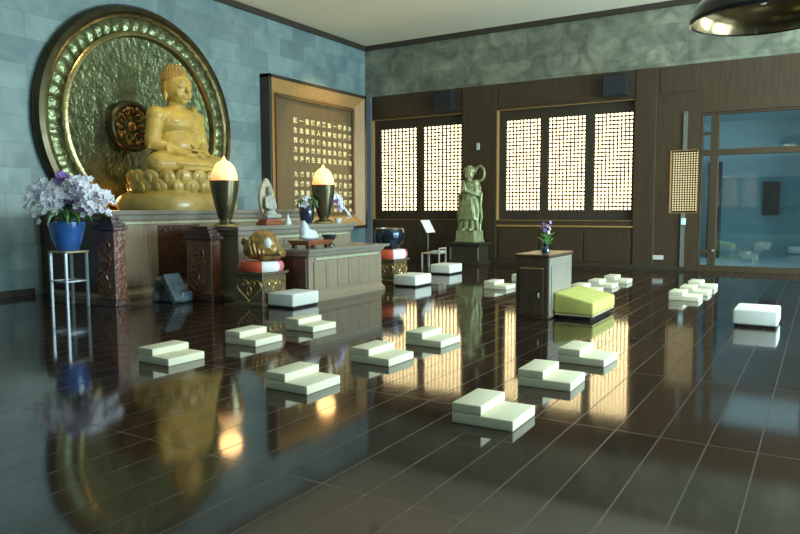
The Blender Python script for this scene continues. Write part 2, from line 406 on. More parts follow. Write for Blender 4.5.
# ------------------------------------------------------------------ great round backdrop and statue
def disc():
    t = thing('round_backdrop', 'huge round hammered bronze disc on the marble wall behind the seated Buddha', 'wall ornament', (XL+.01, 9.78, 3.27))
    MB().lathe([(2.40, 0), (2.42, .10), (2.36, .20), (2.27, .22), (2.24, .14), (2.24, 0)], seg=96, axis='x', cap=False).build('outer_rim', M_bronzed, t, True)
    MB().lathe([(2.25, 0), (2.25, .17), (2.21, .20), (2.17, .17), (2.17, .10)], seg=96, axis='x', cap=False).build('bead', M_bronze, t, True)
    b = MB(); seg = 220; rings = []
    for r, x in ((2.18, .13), (2.08, .17), (1.98, .155), (1.88, .12)):
        rings.append([(x+.018*math.sin(i*2*PI/seg*55+r*9), r*math.cos(2*PI*i/seg), r*math.sin(2*PI*i/seg)) for i in range(seg)])
    b.loft(rings, False).build('hammered_ring', M_bronzeh, t, True)
    MB().lathe([(1.90, .06), (1.90, .19), (1.86, .22), (1.81, .22), (1.78, .16), (1.78, .02)], seg=96, axis='x', cap=False).build('inner_rim', M_bronze, t, True)
    b = MB(); rings = []
    for r, x in ((1.80, .10), (1.6, .07), (1.2, .045), (.7, .03), (.25, .025), (.01, .025)):
        rings.append([(x+.003*math.sin(i*2*PI/seg*70+r*14)*min(1, r), r*math.cos(2*PI*i/seg), r*math.sin(2*PI*i/seg)) for i in range(seg)])
    b.loft(rings, False).build('dish', M_bronzeh, t, True)
    cy, cz, R = -.38, -.04, .46
    n = 48
    ro = MB().tube([(.17, cy+R*math.cos(2*PI*i/n), cz+R*math.sin(2*PI*i/n)) for i in range(n+1)], .062, 10).build('roundel', M_bronzed, t, True)
    b = MB()
    for k in range(7):
        a = 2*PI*k/7; c0 = Vector((.17, cy+.26*math.cos(a), cz+.26*math.sin(a)))
        b.tube([c0+Vector((.03*math.sin(j), (.03+.011*j)*math.cos(j*.75+a), (.03+.011*j)*math.sin(j*.75+a))) for j in range(11)], .028, 7)
    for k in range(10):
        a = 2*PI*k/10; b.ell((.20, cy+.36*math.cos(a), cz+.36*math.sin(a)), (.05, .055, .055), None, 2)
    b.ell((.17, cy, cz), (.06, .11, .11), None, 2)
    b.build('scrollwork', M_orna, ro, True)
disc()

def buddha():
    t = thing('buddha_statue', 'large golden Buddha seated cross-legged on lotus throne before bronze disc', 'statue', (-11.10, 9.66, 1.53))
    # throne
    b = MB()
    def oct_ring(r, z, n=48, p=3.2):
        out = []
        for i in range(n):
            a = 2*PI*i/n; c, s = math.cos(a), math.sin(a)
            k = (abs(c)**p+abs(s)**p)**(-1/p); out.append((r*.80*k*c, r*k*s, z))
        return out
    b.loft([oct_ring(1.10, 0), oct_ring(1.12, .06), oct_ring(1.11, .20), oct_ring(1.06, .26), oct_ring(1.03, .30), oct_ring(.95, .33), oct_ring(.90, .38)])
    b.build('plinth', M_lotus, t, True)
    def petals(n, r0, z0, z1, r1, w, off, name):
        b = MB(); b.lathe([(r0*.86, z0), (r0*.98, (z0+z1)/2), (r1*.93, z1)], seg=32)
        for f in b.bm.verts: f.co.x *= .84
        for i in range(n):
            a = 2*PI*(i+off)/n; q = Quaternion((0, 0, 1), a) @ Quaternion((0, 1, 0), .25)
            b.ell((r1*.92*.84*math.cos(a), r1*.92*math.sin(a), (z0+z1)/2), (.075, w, (z1-z0)*.78), q, 3)
            b.ell(((r1*.92+.075)*.84*math.cos(a), (r1*.92+.075)*math.sin(a), z0+(z1-z0)*.45), (.03, w*.35, (z1-z0)*.5), q, 2)
        return b.build(name, M_lotus, t, True)
    petals(18, .93, .34, .54, 1.00, .165, 0, 'petal_row')
    petals(18, .90, .50, .72, 1.00, .165, .5, 'petal_row')
    B = .72
    V = lambda x, y, z: Vector((x*.92, y*.90, z*1.02+B))
    b = MB()
    b.ell(V(-.02, 0, .28), (.44, .60, .32)).ell(V(0, 0, .62), (.34, .44, .42)).ell(V(.03, 0, .98), (.33, .50, .30)).ell(V(.0, 0, 1.12), (.26, .54, .18))
    b.ell(V(.14, -.20, 1.0), (.21, .22, .16)).ell(V(.14, .20, 1.0), (.21, .22, .16)).ell(V(.16, 0, .55), (.24, .32, .25))
    for s in (-1, 1):
        b.ell(V(0, .54*s, 1.08), (.19, .19, .19))
        b.cap(V(0, .56*s, 1.06), V(.02, .68*s, .58), .165, .14).cap(V(.02, .68*s, .56), V(.46, .22*s, .36), .14, .095)
        # thigh and shin, knees to the sides
        b.cap(V(.05, .34*s, .18), V(.34, .82*s, .17), .26, .215).cap(V(.36, .82*s, .15), V(.66, .10*s, .17), .20, .13)
        # foot
        b.ell(V(.62, -.16*s, .20+.03*s), (.12, .20, .075))
        # hand: palm, four fingers, thumb, resting in the lap
        z = .34 if s < 0 else .42
        b.ell(V(.52, .14*s, z), (.10, .14, .05), Quaternion((0, 0, 1), .3*s))
        for k in range(4):
            y0 = .06*s; x0 = .45+.052*k; ln = (.20, .23, .22, .17)[k]
            b.chain([V(x0, y0, z), V(x0+.01, y0-ln*.5*s, z+.012), V(x0-.01, y0-ln*s, z+.02)], [.028, .026, .021], 8)
        b.chain([V(.46, .17*s, z+.03), V(.44, .09*s, z+.08), V(.45, .015*s, z+.13)], [.032, .028, .022], 8)
    b.cap(V(.0, 0, 1.2), V(.03, 0, 1.45), .19, .17)
    for zz in (1.27, 1.33): b.ell(V(.02, 0, zz), (.195, .19, .02))
    # head
    b.ell(V(.05, 0, 1.66), (.29, .265, .345)).ell(V(.12, 0, 1.50), (.215, .20, .19)).ell(V(.22, 0, 1.385), (.095, .10, .065))
    for s in (-1, 1):
        b.ell(V(.235, .125*s, 1.53), (.085, .09, .10))                        # cheek
        b.chain([V(.325, .035*s, 1.725), V(.325, .11*s, 1.755), V(.255, .205*s, 1.71)], [.026, .030, .022], 8)   # brow
        b.ell(V(.292, .108*s, 1.660), (.048, .078, .034)).ell(V(.318, .108*s, 1.640), (.034, .074, .013))       # half-closed eye
        b.ell(V(.00, .272*s, 1.66), (.075, .035, .11)).ell(V(.00, .282*s, 1.50), (.045, .032, .13))               # ear with long lobe
        b.ell(V(.335, .035*s, 1.565), (.035, .032, .026))
    b.chain([V(.325, 0, 1.73), V(.355, 0, 1.65), V(.40, 0, 1.575)], [.030, .038, .050], 8)
    b.ell(V(.330, 0, 1.482), (.045, .090, .018)).ell(V(.325, 0, 1.438), (.045, .070, .022))
    # robe: bare right chest, cloth over the left shoulder and around both legs
    b.chain([V(-.16, .40, 1.28), V(.10, .41, 1.27), V(.28, .36, 1.05), V(.33, .25, .82), V(.35, .02, .66), V(.28, -.26, .57), V(.08, -.45, .52)], [.06, .06, .055, .05, .045, .045, .045], 10)
    for k in range(5):
        o = .055*k
        b.chain([V(-.08, .46+.02*k, 1.27-o), V(.22, .42+.03*k, 1.06-o), V(.30, .32+.02*k, .84-o), V(.30, .22, .62-o*.6)], .026, 8)
    for s in (-1, 1):
        for k in range(5):
            u = k/4
            b.chain([V(.14+.30*u, (.30+.30*u)*s, .44-.06*u), V(.40+.18*u, (.70-.05*u)*s, .36-.10*u), V(.60+.10*u, (.56-.3*u)*s, .24)], .024, 8)
            b.chain([V(.18, (.55+.0*u)*s, .37-.05*k), V(.34, (.93)*s, .29-.055*k), V(.56, (.72-.06*k)*s, .22-.045*k)], .022, 8)
        b.chain([V(-.05, .64*s, 1.0), V(.08, .79*s, .62), V(.05, .80*s, .46)], .03, 8)
        b.chain([V(.30, .52*s, .50), V(.36, .60*s, .34), V(.30, .72*s, .26)], .04, 8)
    b.ell(V(.42, 0, .16), (.40, .66, .15)).ell(V(.70, 0, .06), (.12, .46, .07))
    b.remesh('body', M_gold, .014, t, 2)
    h = MB(); h.ell(V(-.005, 0, 1.80), (.285, .268, .235)).ell(V(-.08, 0, 1.66), (.22, .245, .26)).ell(V(-.02, 0, 1.985), (.195, .185, .125))
    n = 0
    for ring in range(7):
        z = .02+ring*.038; rr = math.sqrt(max(0, 1-(z/.245)**2))
        m = max(6, int(30*rr))
        for i in range(m):
            a = 2*PI*(i+.5*(ring % 2))/m
            h.ell(V(-.005+.30*rr*math.cos(a), .29*rr*math.sin(a), 1.80+z), (.024, .024, .024), None, 1)
    for ring in range(4):
        z = ring*.035; rr = math.sqrt(max(0, 1-(z/.13)**2)); m = max(4, int(16*rr))
        for i in range(m):
            a = 2*PI*(i+.5*(ring % 2))/m; h.ell(V(-.02+.205*rr*math.cos(a), .20*rr*math.sin(a), 1.985+z), (.026, .026, .026), None, 1)
    h.build('curled_hair', M_goldh, t, True)
buddha()

# ------------------------------------------------------------------ altars and tables
def cabinet(name, label, x0, x1, y0, y1, z, lip, boards, inlay=True, end=None, cat='altar', body=None):
    body = body or M_grey
    t = thing(name, label, cat, ((x0+x1)/2, (y0+y1)/2, 0))
    X0, X1, Y0, Y1 = x0-(x0+x1)/2, x1-(x0+x1)/2, y0-(y0+y1)/2, y1-(y0+y1)/2
    h = lip
    MB().rings_rect(X0, X1, Y0, Y1, [(z-h*1.35, .0), (z-h*1.1, .035), (z-h*.62, .05), (z-h*.5, .11), (z, .13)]).build('top_slab', M_greyt, t, bevel=.006)
    MB().rings_rect(X0, X1, Y0, Y1, [(0, .05), (.06, .05), (.10, .02), (.14, 0), (z-h*1.35, 0)]).build('body', body, t)
    b = MB(); w = (Y1-Y0-.24)/boards
    for i in range(boards):
        b.box(X1+.001, X1+.022, Y0+.12+i*w+.006, Y0+.12+(i+1)*w-.006, .20, z-h*1.35-.08)
    b.build('front_boards', body, t, bevel=.005)
    if inlay:
        MB().box(X1+.001, X1+.030, Y0+.16, Y1-.16, z-h*1.35-.055, z-h*1.35-.02).build('inlay_strip', M_inlay, t, bevel=.004)
    if end:
        e = MB(); e.box(X0+.02, X1-.02, Y0-.045, Y0-.001, .12, z-h*1.4)
        e.build('carved_end', end, t, bevel=.01)
    return t
ac = cabinet('altar_cabinet', 'tall grey-topped altar cabinet against the marble wall carrying the seated Buddha', -11.90, -10.30, 7.42, 12.55, 1.53, .14, 7, end=M_redd)
MB().box(.8, .826, -1.55, -.55, .22, 1.26).build('front_shade_panel', M_redd, ac, bevel=.01)  # dark panel added where reflection and shade darken the cabinet front
cabinet('altar_table', 'middle grey altar table carrying the two flame lamps', -9.30, -8.45, 8.60, 11.88, 1.25, .13, 6)
cabinet('offering_table', 'low grey panelled offering table in front of the altar', -7.95, -7.20, 8.92, 11.12, .88, .10, 6, end=M_redd, cat='table')

def pedestal(label, x0, x1, y0, y1, z):
    t = thing('carved_pedestal', label, 'pedestal', ((x0+x1)/2, (y0+y1)/2, 0), group='carved pedestals beside the altars')
    a, d = (x1-x0)/2, (y1-y0)/2
    MB().box(-a, a, -d, d, .10, z-.22).build('body', M_red, t, bevel=.015)
    MB().box(-a-.03, a+.03, -d-.03, d+.03, 0, .10).build('plinth', M_redd, t, bevel=.01)
    b = MB()
    for k in range(4): b.box(-a-.04+.045*k*1.0, a+.04-.045*k, -d-.03+.02*k, d+.03-.02*k, z-.22+.055*k, z-.22+.055*(k+1))
    b.build('stepped_top', M_redd, t, bevel=.006)
    b = MB()
    rnd = random.Random(3)
    for k in range(9):      # cloud scrolls in relief
        cx, cz = rnd.uniform(-a*.7, a*.7), rnd.uniform(.25, z-.42); r = rnd.uniform(.06, .12); s = rnd.choice((-1, 1))
        pts = [(cx+s*r*(.25+j*.085)*math.cos(j*.6+k), -d-.004, cz+r*(.25+j*.085)*math.sin(j*.6+k)) for j in range(13)]
        b.tube(pts, .022, 7)
    b.build('relief_scrolls', M_red, t, True)
    return t
pedestal('red-brown carved pedestal with stepped top, at the near end of the middle altar table', -9.25, -8.66, 8.18, 8.40, 1.26)
pedestal('dark carved pedestal with stepped top, beside the flower stand at the left', -10.00, -9.56, 7.00, 7.22, 1.44)

# lamps
def flame_lamp():
    t = thing('flame_lamp', 'bronze goblet lamp with glowing flame bulb, left one, before the round disc', 'lamp', (-8.86, 8.72, 1.25), group='goblet flame lamps')
    MB().lathe([(.01, 0), (.20, 0), (.205, .03), (.16, .055), (.105, .075), (.095, .10), (.115, .13), (.145, .22), (.20, .46), (.24, .66), (.255, .78), (.243, .785), (.215, .70), (.01, .68)], seg=48, cap=False).build('goblet', M_bronze if False else mat('lamp_bronze', (.17, .15, .085), .24, .85, var=.3, scale=6), t, True)
    MB().lathe([(.208, .028), (.215, .015), (.208, 0)], seg=48, cap=False).build('foot_ring', M_rim, t, True)
    f = MB().lathe([(.205, .70), (.222, .80), (.218, .88), (.195, .97), (.155, 1.05), (.10, 1.105), (.045, 1.13), (.028, 1.17), (.005, 1.205)], seg=40).build('flame_bulb', flame_mat(), t, True)
    return t
def flame_mat():
    m = bpy.data.materials.new('glowing_flame_glass'); nt, b = nodes_of(m); N, L = nt.nodes, nt.links
    tc = N.new('ShaderNodeTexCoord'); sp = N.new('ShaderNodeSeparateXYZ'); L.new(tc.outputs['Object'], sp.inputs[0])
    mr = N.new('ShaderNodeMapRange'); mr.inputs[1].default_value = .72; mr.inputs[2].default_value = 1.15; L.new(sp.outputs['Z'], mr.inputs[0])
    rp = N.new('ShaderNodeValToRGB'); rp.color_ramp.elements[0].position = .12; rp.color_ramp.elements[0].color = (1, .24, .015, 1); rp.color_ramp.elements[1].color = (1, .60, .22, 1)
    e = rp.color_ramp.elements.new(.5); e.color = (1, .64, .27, 1)
    L.new(mr.outputs[0], rp.inputs[0]); L.new(rp.outputs[0], b.inputs['Emission Color'])
    b.inputs['Emission Strength'].default_value = 1.25; b.inputs['Base Color'].default_value = (.9, .65, .35, 1); b.inputs['Roughness'].default_value = .3
    return m
lamp = flame_lamp()
lamp2 = dup(lamp, (-8.86, 11.50, 1.25), label='bronze goblet lamp with glowing flame bulb, right one, before the gilt inscription')
for (x, y) in ((-8.86, 8.72), (-8.86, 11.50)):
    l = bpy.data.lights.new('flame_glow', 'POINT'); l.energy = 14; l.color = (1, .55, .2); l.shadow_soft_size = .2
    o = bpy.data.objects.new('flame_glow', l); COL.objects.link(o); o.location = (x, y, 2.62)

# small seated figure with leaf-shaped halo
def small_statue():
    t = thing('small_statue', 'small pale seated figure with a leaf-shaped halo on the middle altar table', 'statue', (-8.86, 9.86, 1.25))
    b = MB(); b.box(-.13, .13, -.24, .24, 0, .05).box(-.11, .11, -.20, .20, .05, .11)
    b.build('wooden_base', M_tray, t, bevel=.012)
    n = 24; pr = []
    for i in range(n):
        a = 2*PI*i/n; w = math.cos(a); hh = math.sin(a)
        pr.append((w*.20*(1-.45*max(0, hh)**2), .50+hh*.37))
    MB().loft([[(-.12+.03*abs(y), y, z) for y, z in pr], [(-.06+.03*abs(y), y, z) for y, z in pr]]).build('halo', M_stone, t, True, bevel=.012)
    b = MB()
    b.ell((.02, 0, .17), (.12, .17, .06)).ell((.02, 0, .20), (.10, .12, .10)).ell((.0, 0, .38), (.075, .095, .15)).ell((.0, 0, .50), (.06, .10, .05))
    b.ell((.02, 0, .61), (.055, .05, .065)).ell((.0, 0, .68), (.045, .045, .04)).ell((.075, 0, .605), (.014, .010, .018))
    for s in (-1, 1):
        b.cap((0, .10*s, .49), (.03, .125*s, .34), .032, .028).cap((.03, .125*s, .33), (.10, .03*s, .29), .027, .02)
        b.cap((.02, .08*s, .17), (.09, .16*s, .16), .05, .042).cap((.09, .16*s, .155), (.13, .0, .155), .04, .03)
    b.remesh('figure', M_rock, .009, t, 2)
small_statue()
# little things on the middle altar table
tag(MB().lathe([(.0, 0), (.07, 0), (.06, .05), (.03, .12), (.012, .19), (.0, .21)], seg=20, cap=False).build('cone_ornament', M_porc, None, True, loc=(-8.80, 10.30, 1.25)), 'small white cone-shaped ornament beside the little seated figure', 'ornament')
tag(MB().lathe([(.0, 0), (.05, 0), (.065, .03), (.075, .09), (.07, .09), (.055, .04), (0, .02)], seg=20, cap=False).build('offering_cup', M_porc, None, True, loc=(-8.70, 11.78, 1.25)), 'small white cup right of the second goblet lamp', 'cup')

# ------------------------------------------------------------------ orchids
def blossom(b, c, n, size, rnd):
    q0 = Vector(n).to_track_quat('Z', 'Y') @ Quaternion((0, 0, 1), rnd.uniform(0, 6))
    for k in range(5):
        q = q0 @ Quaternion((0, 0, 1), 2*PI*k/5) @ Quaternion((0, 1, 0), -.35)
        b.ell(Vector(c)+q @ Vector((size*.5, 0, 0)), (size*.55, size*.40, size*.10), q, 1)
    b.ell(Vector(c)+q0 @ Vector((0, 0, size*.12)), (size*.2, size*.2, size*.25), q0, 1)
def spike_pts(base, tip, rise, n=10):
    base, tip = Vector(base), Vector(tip)
    return [base.lerp(tip, i/(n-1))+Vector((0, 0, rise*math.sin(PI*(i/(n-1))**.8))) for i in range(n)]
def orchid_pot(loc, label, spikes, seed, pot, potm, size, group):
    rnd = random.Random(seed)
    t = thing('potted_orchid', label, 'plant', loc, group=group)
    zt = pot[-3][1]
    MB().lathe(pot, seg=40, cap=False).build('pot', potm, t, True)
    b = MB()
    for k in range(7):
        a = k*2.4; ln = rnd.uniform(.20, .34)*size/.06
        pts = [(0.03*math.cos(a), .03*math.sin(a), zt-.03), (ln*.45*math.cos(a), ln*.45*math.sin(a), zt+.16), (ln*.9*math.cos(a), ln*.9*math.sin(a), zt+.08), (ln*1.05*math.cos(a), ln*1.05*math.sin(a), zt-.05)]
        b.tube(pts, [.02, .045, .035, .006], 6)
    b.build('leaves', M_leaf, t, True)
    for i, (dx, dy, z0, tipz, rise, violet) in enumerate(spikes):
        pts = spike_pts((0, 0, zt), (dx, dy, tipz), rise, 12)
        s = MB().tube(pts, .007, 5).build('flower_spike', M_leaf, t, True)
        b = MB(); m0 = 4
        for j in range(m0, 12):
            for r in range(3 if j < 10 else 2 if j < 11 else 1):
                off = Vector((rnd.uniform(-1, 1), rnd.uniform(-1, 1), rnd.uniform(-.6, .8)))*size*.95
                nrm = Vector((dx, dy, .1))*.7+Vector((.55, -.75, .25))+Vector((rnd.uniform(-.4, .4), rnd.uniform(-.4, .4), rnd.uniform(-.3, .3)))
                blossom(b, pts[j]+off, nrm, size*(1.15-.04*(j-m0)), rnd)
        b.build('blossoms', M_petv if violet else M_pet, s, True)
    return t
def flower_stand():
    t = thing('plant_stand', 'tall slender grey stand with tan board under the blue pot of orchids', 'stand', (-10.30, 6.70, 0))
    MB().box(-.24, .24, -.20, .20, .865, .895).build('top_board', M_tan, t, bevel=.006)
    for sx in (-1, 1):
        for sy in (-1, 1): MB().box(sx*.20-.018, sx*.20+.018, sy*.18-.018, sy*.18+.018, 0, .865).build('leg', M_steel, t)
    b = MB()
    for sy in (-1, 1): b.box(-.20, .20, sy*.18-.01, sy*.18+.01, .40, .425)
    for sx in (-1, 1): b.box(sx*.20-.01, sx*.20+.01, -.18, .18, .40, .425)
    b.build('stretcher', M_steel, t)
flower_stand()
POT = [(0, 0), (.15, 0), (.17, .02), (.23, .18), (.268, .36), (.28, .46), (.26, .46), (.24, .40), (0, .38)]
SP = []
rs = random.Random(11)
# cascading fan of spikes, direction across the view is (0.82, 0.57)
for k in range(17):
    u = -0.66+1.58*k/16
    ux = u*.95
    front = rs.uniform(-.15, .35)
    dx = ux*.82+front*.5; dy = ux*.57-front*.75
    SP.append((dx, dy, .4, rs.uniform(.44, .72)+.10*abs(u), rs.uniform(.35, .62)*(1-.25*abs(u)), k in (5, 8, 10)))
for k in range(4):
    u = -.30+.28*k
    SP.append((u*.82*.6-.1, u*.57*.6+.1, .4, 1.05+.1*(k % 2), .12, k == 2))
orchid_pot((-10.30, 6.70, .895), 'large spray of white and lilac orchids in a cobalt blue pot on tall stand', SP, 5, POT, M_blue, .066, 'blue potted orchids')
POT2 = [(0, 0), (.09, 0), (.13, .06), (.16, .2), (.15, .32), (.13, .36), (.115, .36), (.10, .30), (0, .28)]
SP2 = [(.24, .98, .3, .34, .34, 0), (.30, 1.08, .3, .14, .40, 0), (.16, .80, .3, .44, .24, 1), (.26, 1.0, .3, .22, .38, 0), (.20, .92, .3, .42, .30, 0), (.02, -.16, .3, .34, .10, 0), (.12, -.10, .3, .42, .08, 0), (.28, 1.12, .3, .05, .42, 0), (.20, .88, .3, .30, .34, 1)]
orchid_pot((-9.08, 11.22, 1.25), 'drooping white and lilac orchid in a dark blue vase behind right goblet lamp', SP2, 9, POT2, M_navy, .062, 'blue potted orchids')

# ------------------------------------------------------------------ gilt inscription in deep frame
def inscription():
    t = thing('inscription_board', 'deep framed olive-brown board with rows of gilt characters on the left marble wall', 'wall panel', (XL, 15.45, 0))
    y0, y1, z0, z1, D = -2.05, 2.28, .95, 4.93, .32
    b = MB()
    b.box(0, D, y0, y0+.09, z0, z1).box(0, D, y1-.09, y1, z0, z1).box(0, D, y0, y1, z1-.09, z1).box(0, D, y0, y1, z0, z0+.09)
    b.build('outer_frame', M_woodd, t, bevel=.008)
    b = MB(); i0, i1, j0, j1 = y0+.09, y1-.09, z0+.09, z1-.09; w = .34
    def quad(a): b.loft([a, [(p[0]+.01, p[1], p[2]) for p in a]])
    rin = [(.10, i0+w, j0+w), (.10, i1-w, j0+w), (.10, i1-w, j1-w), (.10, i0+w, j1-w)]
    rout = [(D-.01, i0, j0), (D-.01, i1, j0), (D-.01, i1, j1), (D-.01, i0, j1)]
    for k in range(4):
        k2 = (k+1) % 4
        b.bm.faces.new([b.bm.verts.new(p) for p in (rout[k], rout[k2], rin[k2], rin[k])])
    b.build('sloped_frame', M_honey, t)
    b = MB(); a0, a1, c0, c1 = i0+w, i1-w, j0+w, j1-w
    b.box(.06, .17, a0-.02, a0+.07, c0, c1).box(.06, .17, a1-.07, a1+.02, c0, c1).box(.06, .17, a0, a1, c1-.07, c1+.02).box(.06, .17, a0, a1, c0-.02, c0+.07)
    b.build('inner_frame', mat('brown_inner_frame', (.15, .085, .035), .4, var=.15), t, bevel=.008)
    MB().box(.04, .09, a0, a1, c0, c1).build('board', M_panel, t)
    lines = ['菩提本無樹明鏡亦非臺', '本來無一物何處惹塵埃', '身是菩提樹心如明鏡臺', '時時勤拂拭勿使惹塵埃', '一切有為法如夢幻泡影', '如露亦如電應作如是觀',
             '若以色見我以音聲求我', '是人行邪道不能見如來', '諸法從緣生諸法從緣滅', '我佛大沙門常作如是說', '一念心清淨處處蓮花開', '願生西方中九品為父母']
    bm = bmesh.new(); cache = {}
    ys = [-.80+.2505*i for i in range(12)]
    rows = [3.90, 3.64, 3.38, 3.13, 2.88, 2.47, 2.21, 1.96, 1.71, 1.46]
    for i, ln in enumerate(reversed(lines)):
        for j, ch in enumerate(ln):
            if ch not in cache:
                cu = bpy.data.curves.new('glyph', 'FONT'); cu.body = ch; cu.size = .158; cu.extrude = .006; cu.offset = .0045; cu.resolution_u = 2
                cu.align_x = 'CENTER'; cu.align_y = 'CENTER'
                g = bpy.data.objects.new('glyph', cu); COL.objects.link(g)
                dg = bpy.context.evaluated_depsgraph_get(); cache[ch] = bpy.data.meshes.new_from_object(g.evaluated_get(dg))
                bpy.data.objects.remove(g); bpy.data.curves.remove(cu)
            me = cache[ch]
            M = Matrix.Translation((.097, ys[i], rows[j])) @ Matrix(((0, 0, 1, 0), (1, 0, 0, 0), (0, 1, 0, 0), (0, 0, 0, 1)))
            n0 = len(bm.verts); bm.from_mesh(me); bm.verts.ensure_lookup_table()
            bmesh.ops.transform(bm, matrix=M, verts=bm.verts[n0:])
    me = bpy.data.meshes.new('gilt_characters'); bm.to_mesh(me); bm.free()
    for c in cache.values(): bpy.data.meshes.remove(c)
    link('gilt_characters', me, M_txt, t, False, None)
inscription()

# ------------------------------------------------------------------ wooden fish, bowl, their cushions and stands
def heart(b, s):
    """heart outline with two inner curls, in the plane y=0, centred on 0, about 1 unit high * s"""
    pts = []
    for i in range(33):
        a = 2*PI*i/32; pts.append((s*.034*16*math.sin(a)**3, 0, s*.027*(13*math.cos(a)-5*math.cos(2*a)-2*math.cos(3*a)-math.cos(4*a))))
    b.tube(pts, .014, 6)
    for sg in (-1, 1):
        pts = [(sg*s*(.20+.0*j)-sg*s*(.12-.008*j)*math.cos(j*.55), 0, s*(.16)+s*(.12-.008*j)*math.sin(j*.55)) for j in range(11)]
        b.tube(pts, .012, 6)
    b.tube([(.09*s*math.cos(2*PI*i/16), 0, -.06*s+.16*s*math.sin(2*PI*i/16)) for i in range(17)], .010, 6)
def gong_stand(loc, label, w, h):
    t = thing('heart_stand', label, 'stand', loc, group='heart ornamented stands')
    a = w/2
    MB().rings_rect(-a, a, -a, a, [(0, .03), (.05, .03), (.07, 0), (h-.06, 0), (h-.045, .035), (h, .035)]).build('cabinet', M_grey if False else mat('stand_olive_wood', (.13, .095, .05), .35, var=.2, scale=4, coat=.3), t, bevel=.004)
    for k in range(4):
        b = MB(); heart(b, .47)
        o = b.build('heart_scroll', M_rim, t, True); an = k*PI/2
        o.location = (-(-a-.004)*math.sin(an)*-1*-1 if False else (a+.004)*math.sin(an), -(a+.004)*math.cos(an), h*.50); o.rotation_euler = (0, 0, an)
    return t
def ring_cushion(loc, label, r, h):
    t = thing('ring_cushion', label, 'cushion', loc, group='red and white round cushions')
    n = 60
    prof = [(r*.55, .0), (r*.92, 0), (r*1.0, h*.3), (r*.99, h*.65), (r*.90, h*.95), (r*.7, h), (.02, h*.9)]
    def wedge(a0, a1, name, m, bul):
        b = MB(); rings = []; k = 14
        R = []
        for j in range(k+1):
            a = a0+(a1-a0)*j/k
            R.append([b.bm.verts.new((p*math.cos(a), p*math.sin(a), z)) for p, z in [(0.0, 0)]+prof])
        for A, Bq in zip(R, R[1:]):
            for i in range(len(A)-1): b.bm.faces.new((A[i], A[i+1], Bq[i+1], Bq[i]))
        bmesh.ops.remove_doubles(b.bm, verts=b.bm.verts, dist=1e-4)
        b.build(name, m, t, True)
    d = PI/180
    wedge(-115*d, -45*d, 'red_panel', M_redc, 1); wedge(-45*d, 5*d, 'white_panel', M_whitec, 1); wedge(5*d, 60*d, 'pink_panel', M_pink, 1)
    wedge(60*d, 140*d, 'red_panel', M_redc, 1); wedge(140*d, 190*d, 'white_panel', M_whitec, 1); wedge(190*d, 245*d, 'pink_panel', M_pink, 1)
    return t
FX, FY = -7.78, 8.42
gong_stand((FX, FY, 0), 'square olive stand with gold heart scrolls under the wooden fish', .56, .55)
ring_cushion((FX, FY, .55), 'round red and white satin cushion under the wooden fish', .37, .165)
def fish():
    t = thing('wooden_fish', 'big gilded brown wooden fish drum on red and white cushion', 'drum', (FX+.06, FY, .715), .65)
    t.scale = (.86, .95, 1.22)
    b = MB(); b.ell((0, 0, .20), (.30, .25, .21), None, 4).ell((.20, 0, .11), (.18, .17, .11)).ell((-.18, 0, .16), (.2, .2, .15))
    b.chain([(.30, -.12, .10), (.37, 0, .09), (.30, .12, .10)], .055, 10)
    for s in (-1, 1):
        b.ell((.16, .17*s, .23), (.06, .05, .06)); b.chain([(-.05, .22*s, .25), (-.2, .17*s, .27), (-.28, .06*s, .2)], .03, 8)
        for k in range(4): b.chain([(.02-.07*k, .235*s, .10), (-.02-.07*k, .23*s, .20), (-.05-.07*k, .16*s, .31)], .018, 7)
    b.remesh('body', M_fish, .013, t, 2)
    MB().box(.05, .335, -.235, .235, .075, .09).build('slit', M_black, t)
    MB().ell((.10, -.215, .24), (.075, .045, .07), None, 3).build('pale_highlight', M_pale, t, True)  # pale spot modelled in place of a highlight on the drum
    MB().chain([(-.26, -.06, .22), (-.36, -.02, .27), (-.38, .06, .24), (-.27, .10, .2)], .04, 10).build('handle', M_fish, t, True)
fish()
BX, BY = -7.82, 12.40
gong_stand((BX, BY, 0), 'square olive stand with gold heart scrolls under the blue-black bowl', .54, .50)
ring_cushion((BX, BY, .50), 'round red and white satin cushion under the blue-black bowl', .38, .20)
t = thing('singing_bowl', 'big glossy blue-black bowl on red and white cushion beyond the offering table', 'bowl', (BX, BY, .70))
MB().lathe([(.0, 0), (.16, 0), (.22, .03), (.29, .13), (.325, .25), (.325, .36), (.30, .42), (.285, .42), (.305, .35), (.30, .25), (.2, .06), (0, .04)], seg=48, cap=False).build('bowl_body', M_bowl, t, True)
MB().lathe([(.302, .413), (.305, .432), (.285, .432), (.283, .413)], seg=48, cap=False).build('rim', mat('brown_bowl_rim', (.30, .22, .14), .3, .6), t, True)

# things on the offering table
t = thing('offering_tray', 'dark red wooden tray at the left end of the offering table', 'tray', (-7.55, 9.42, .88))
MB().rings_rect(-.19, .19, -.30, .30, [(.05, 0), (.11, .035), (.13, .04)]).build('tray_body', M_tray, t, bevel=.006)
for sx in (-1, 1):
    for sy in (-1, 1): MB().box(sx*.15-.03, sx*.15+.03, sy*.25-.03, sy*.25+.03, 0, .05).build('foot', M_redd, t)
b = MB()
b.ell((0, 0, .06), (.13, .22, .06)).ell((0, -.12, .16), (.09, .09, .14)).ell((0, -.14, .27), (.05, .05, .07)).ell((.0, .05, .11), (.09, .14, .07))
for k in range(5): b.ell((.03*((k % 2)*2-1), -.10+.07*k, .17-.02*k), (.05, .05, .05))
tag(b.remesh('porcelain_figure', M_porc, .012, None, 2, (-7.55, 9.38, 1.01)), 'pale porcelain figure lying on the red wooden tray', 'ornament')
t = thing('incense_cup', 'small dark footed cup standing on the offering table', 'cup', (-7.62, 10.05, .88))
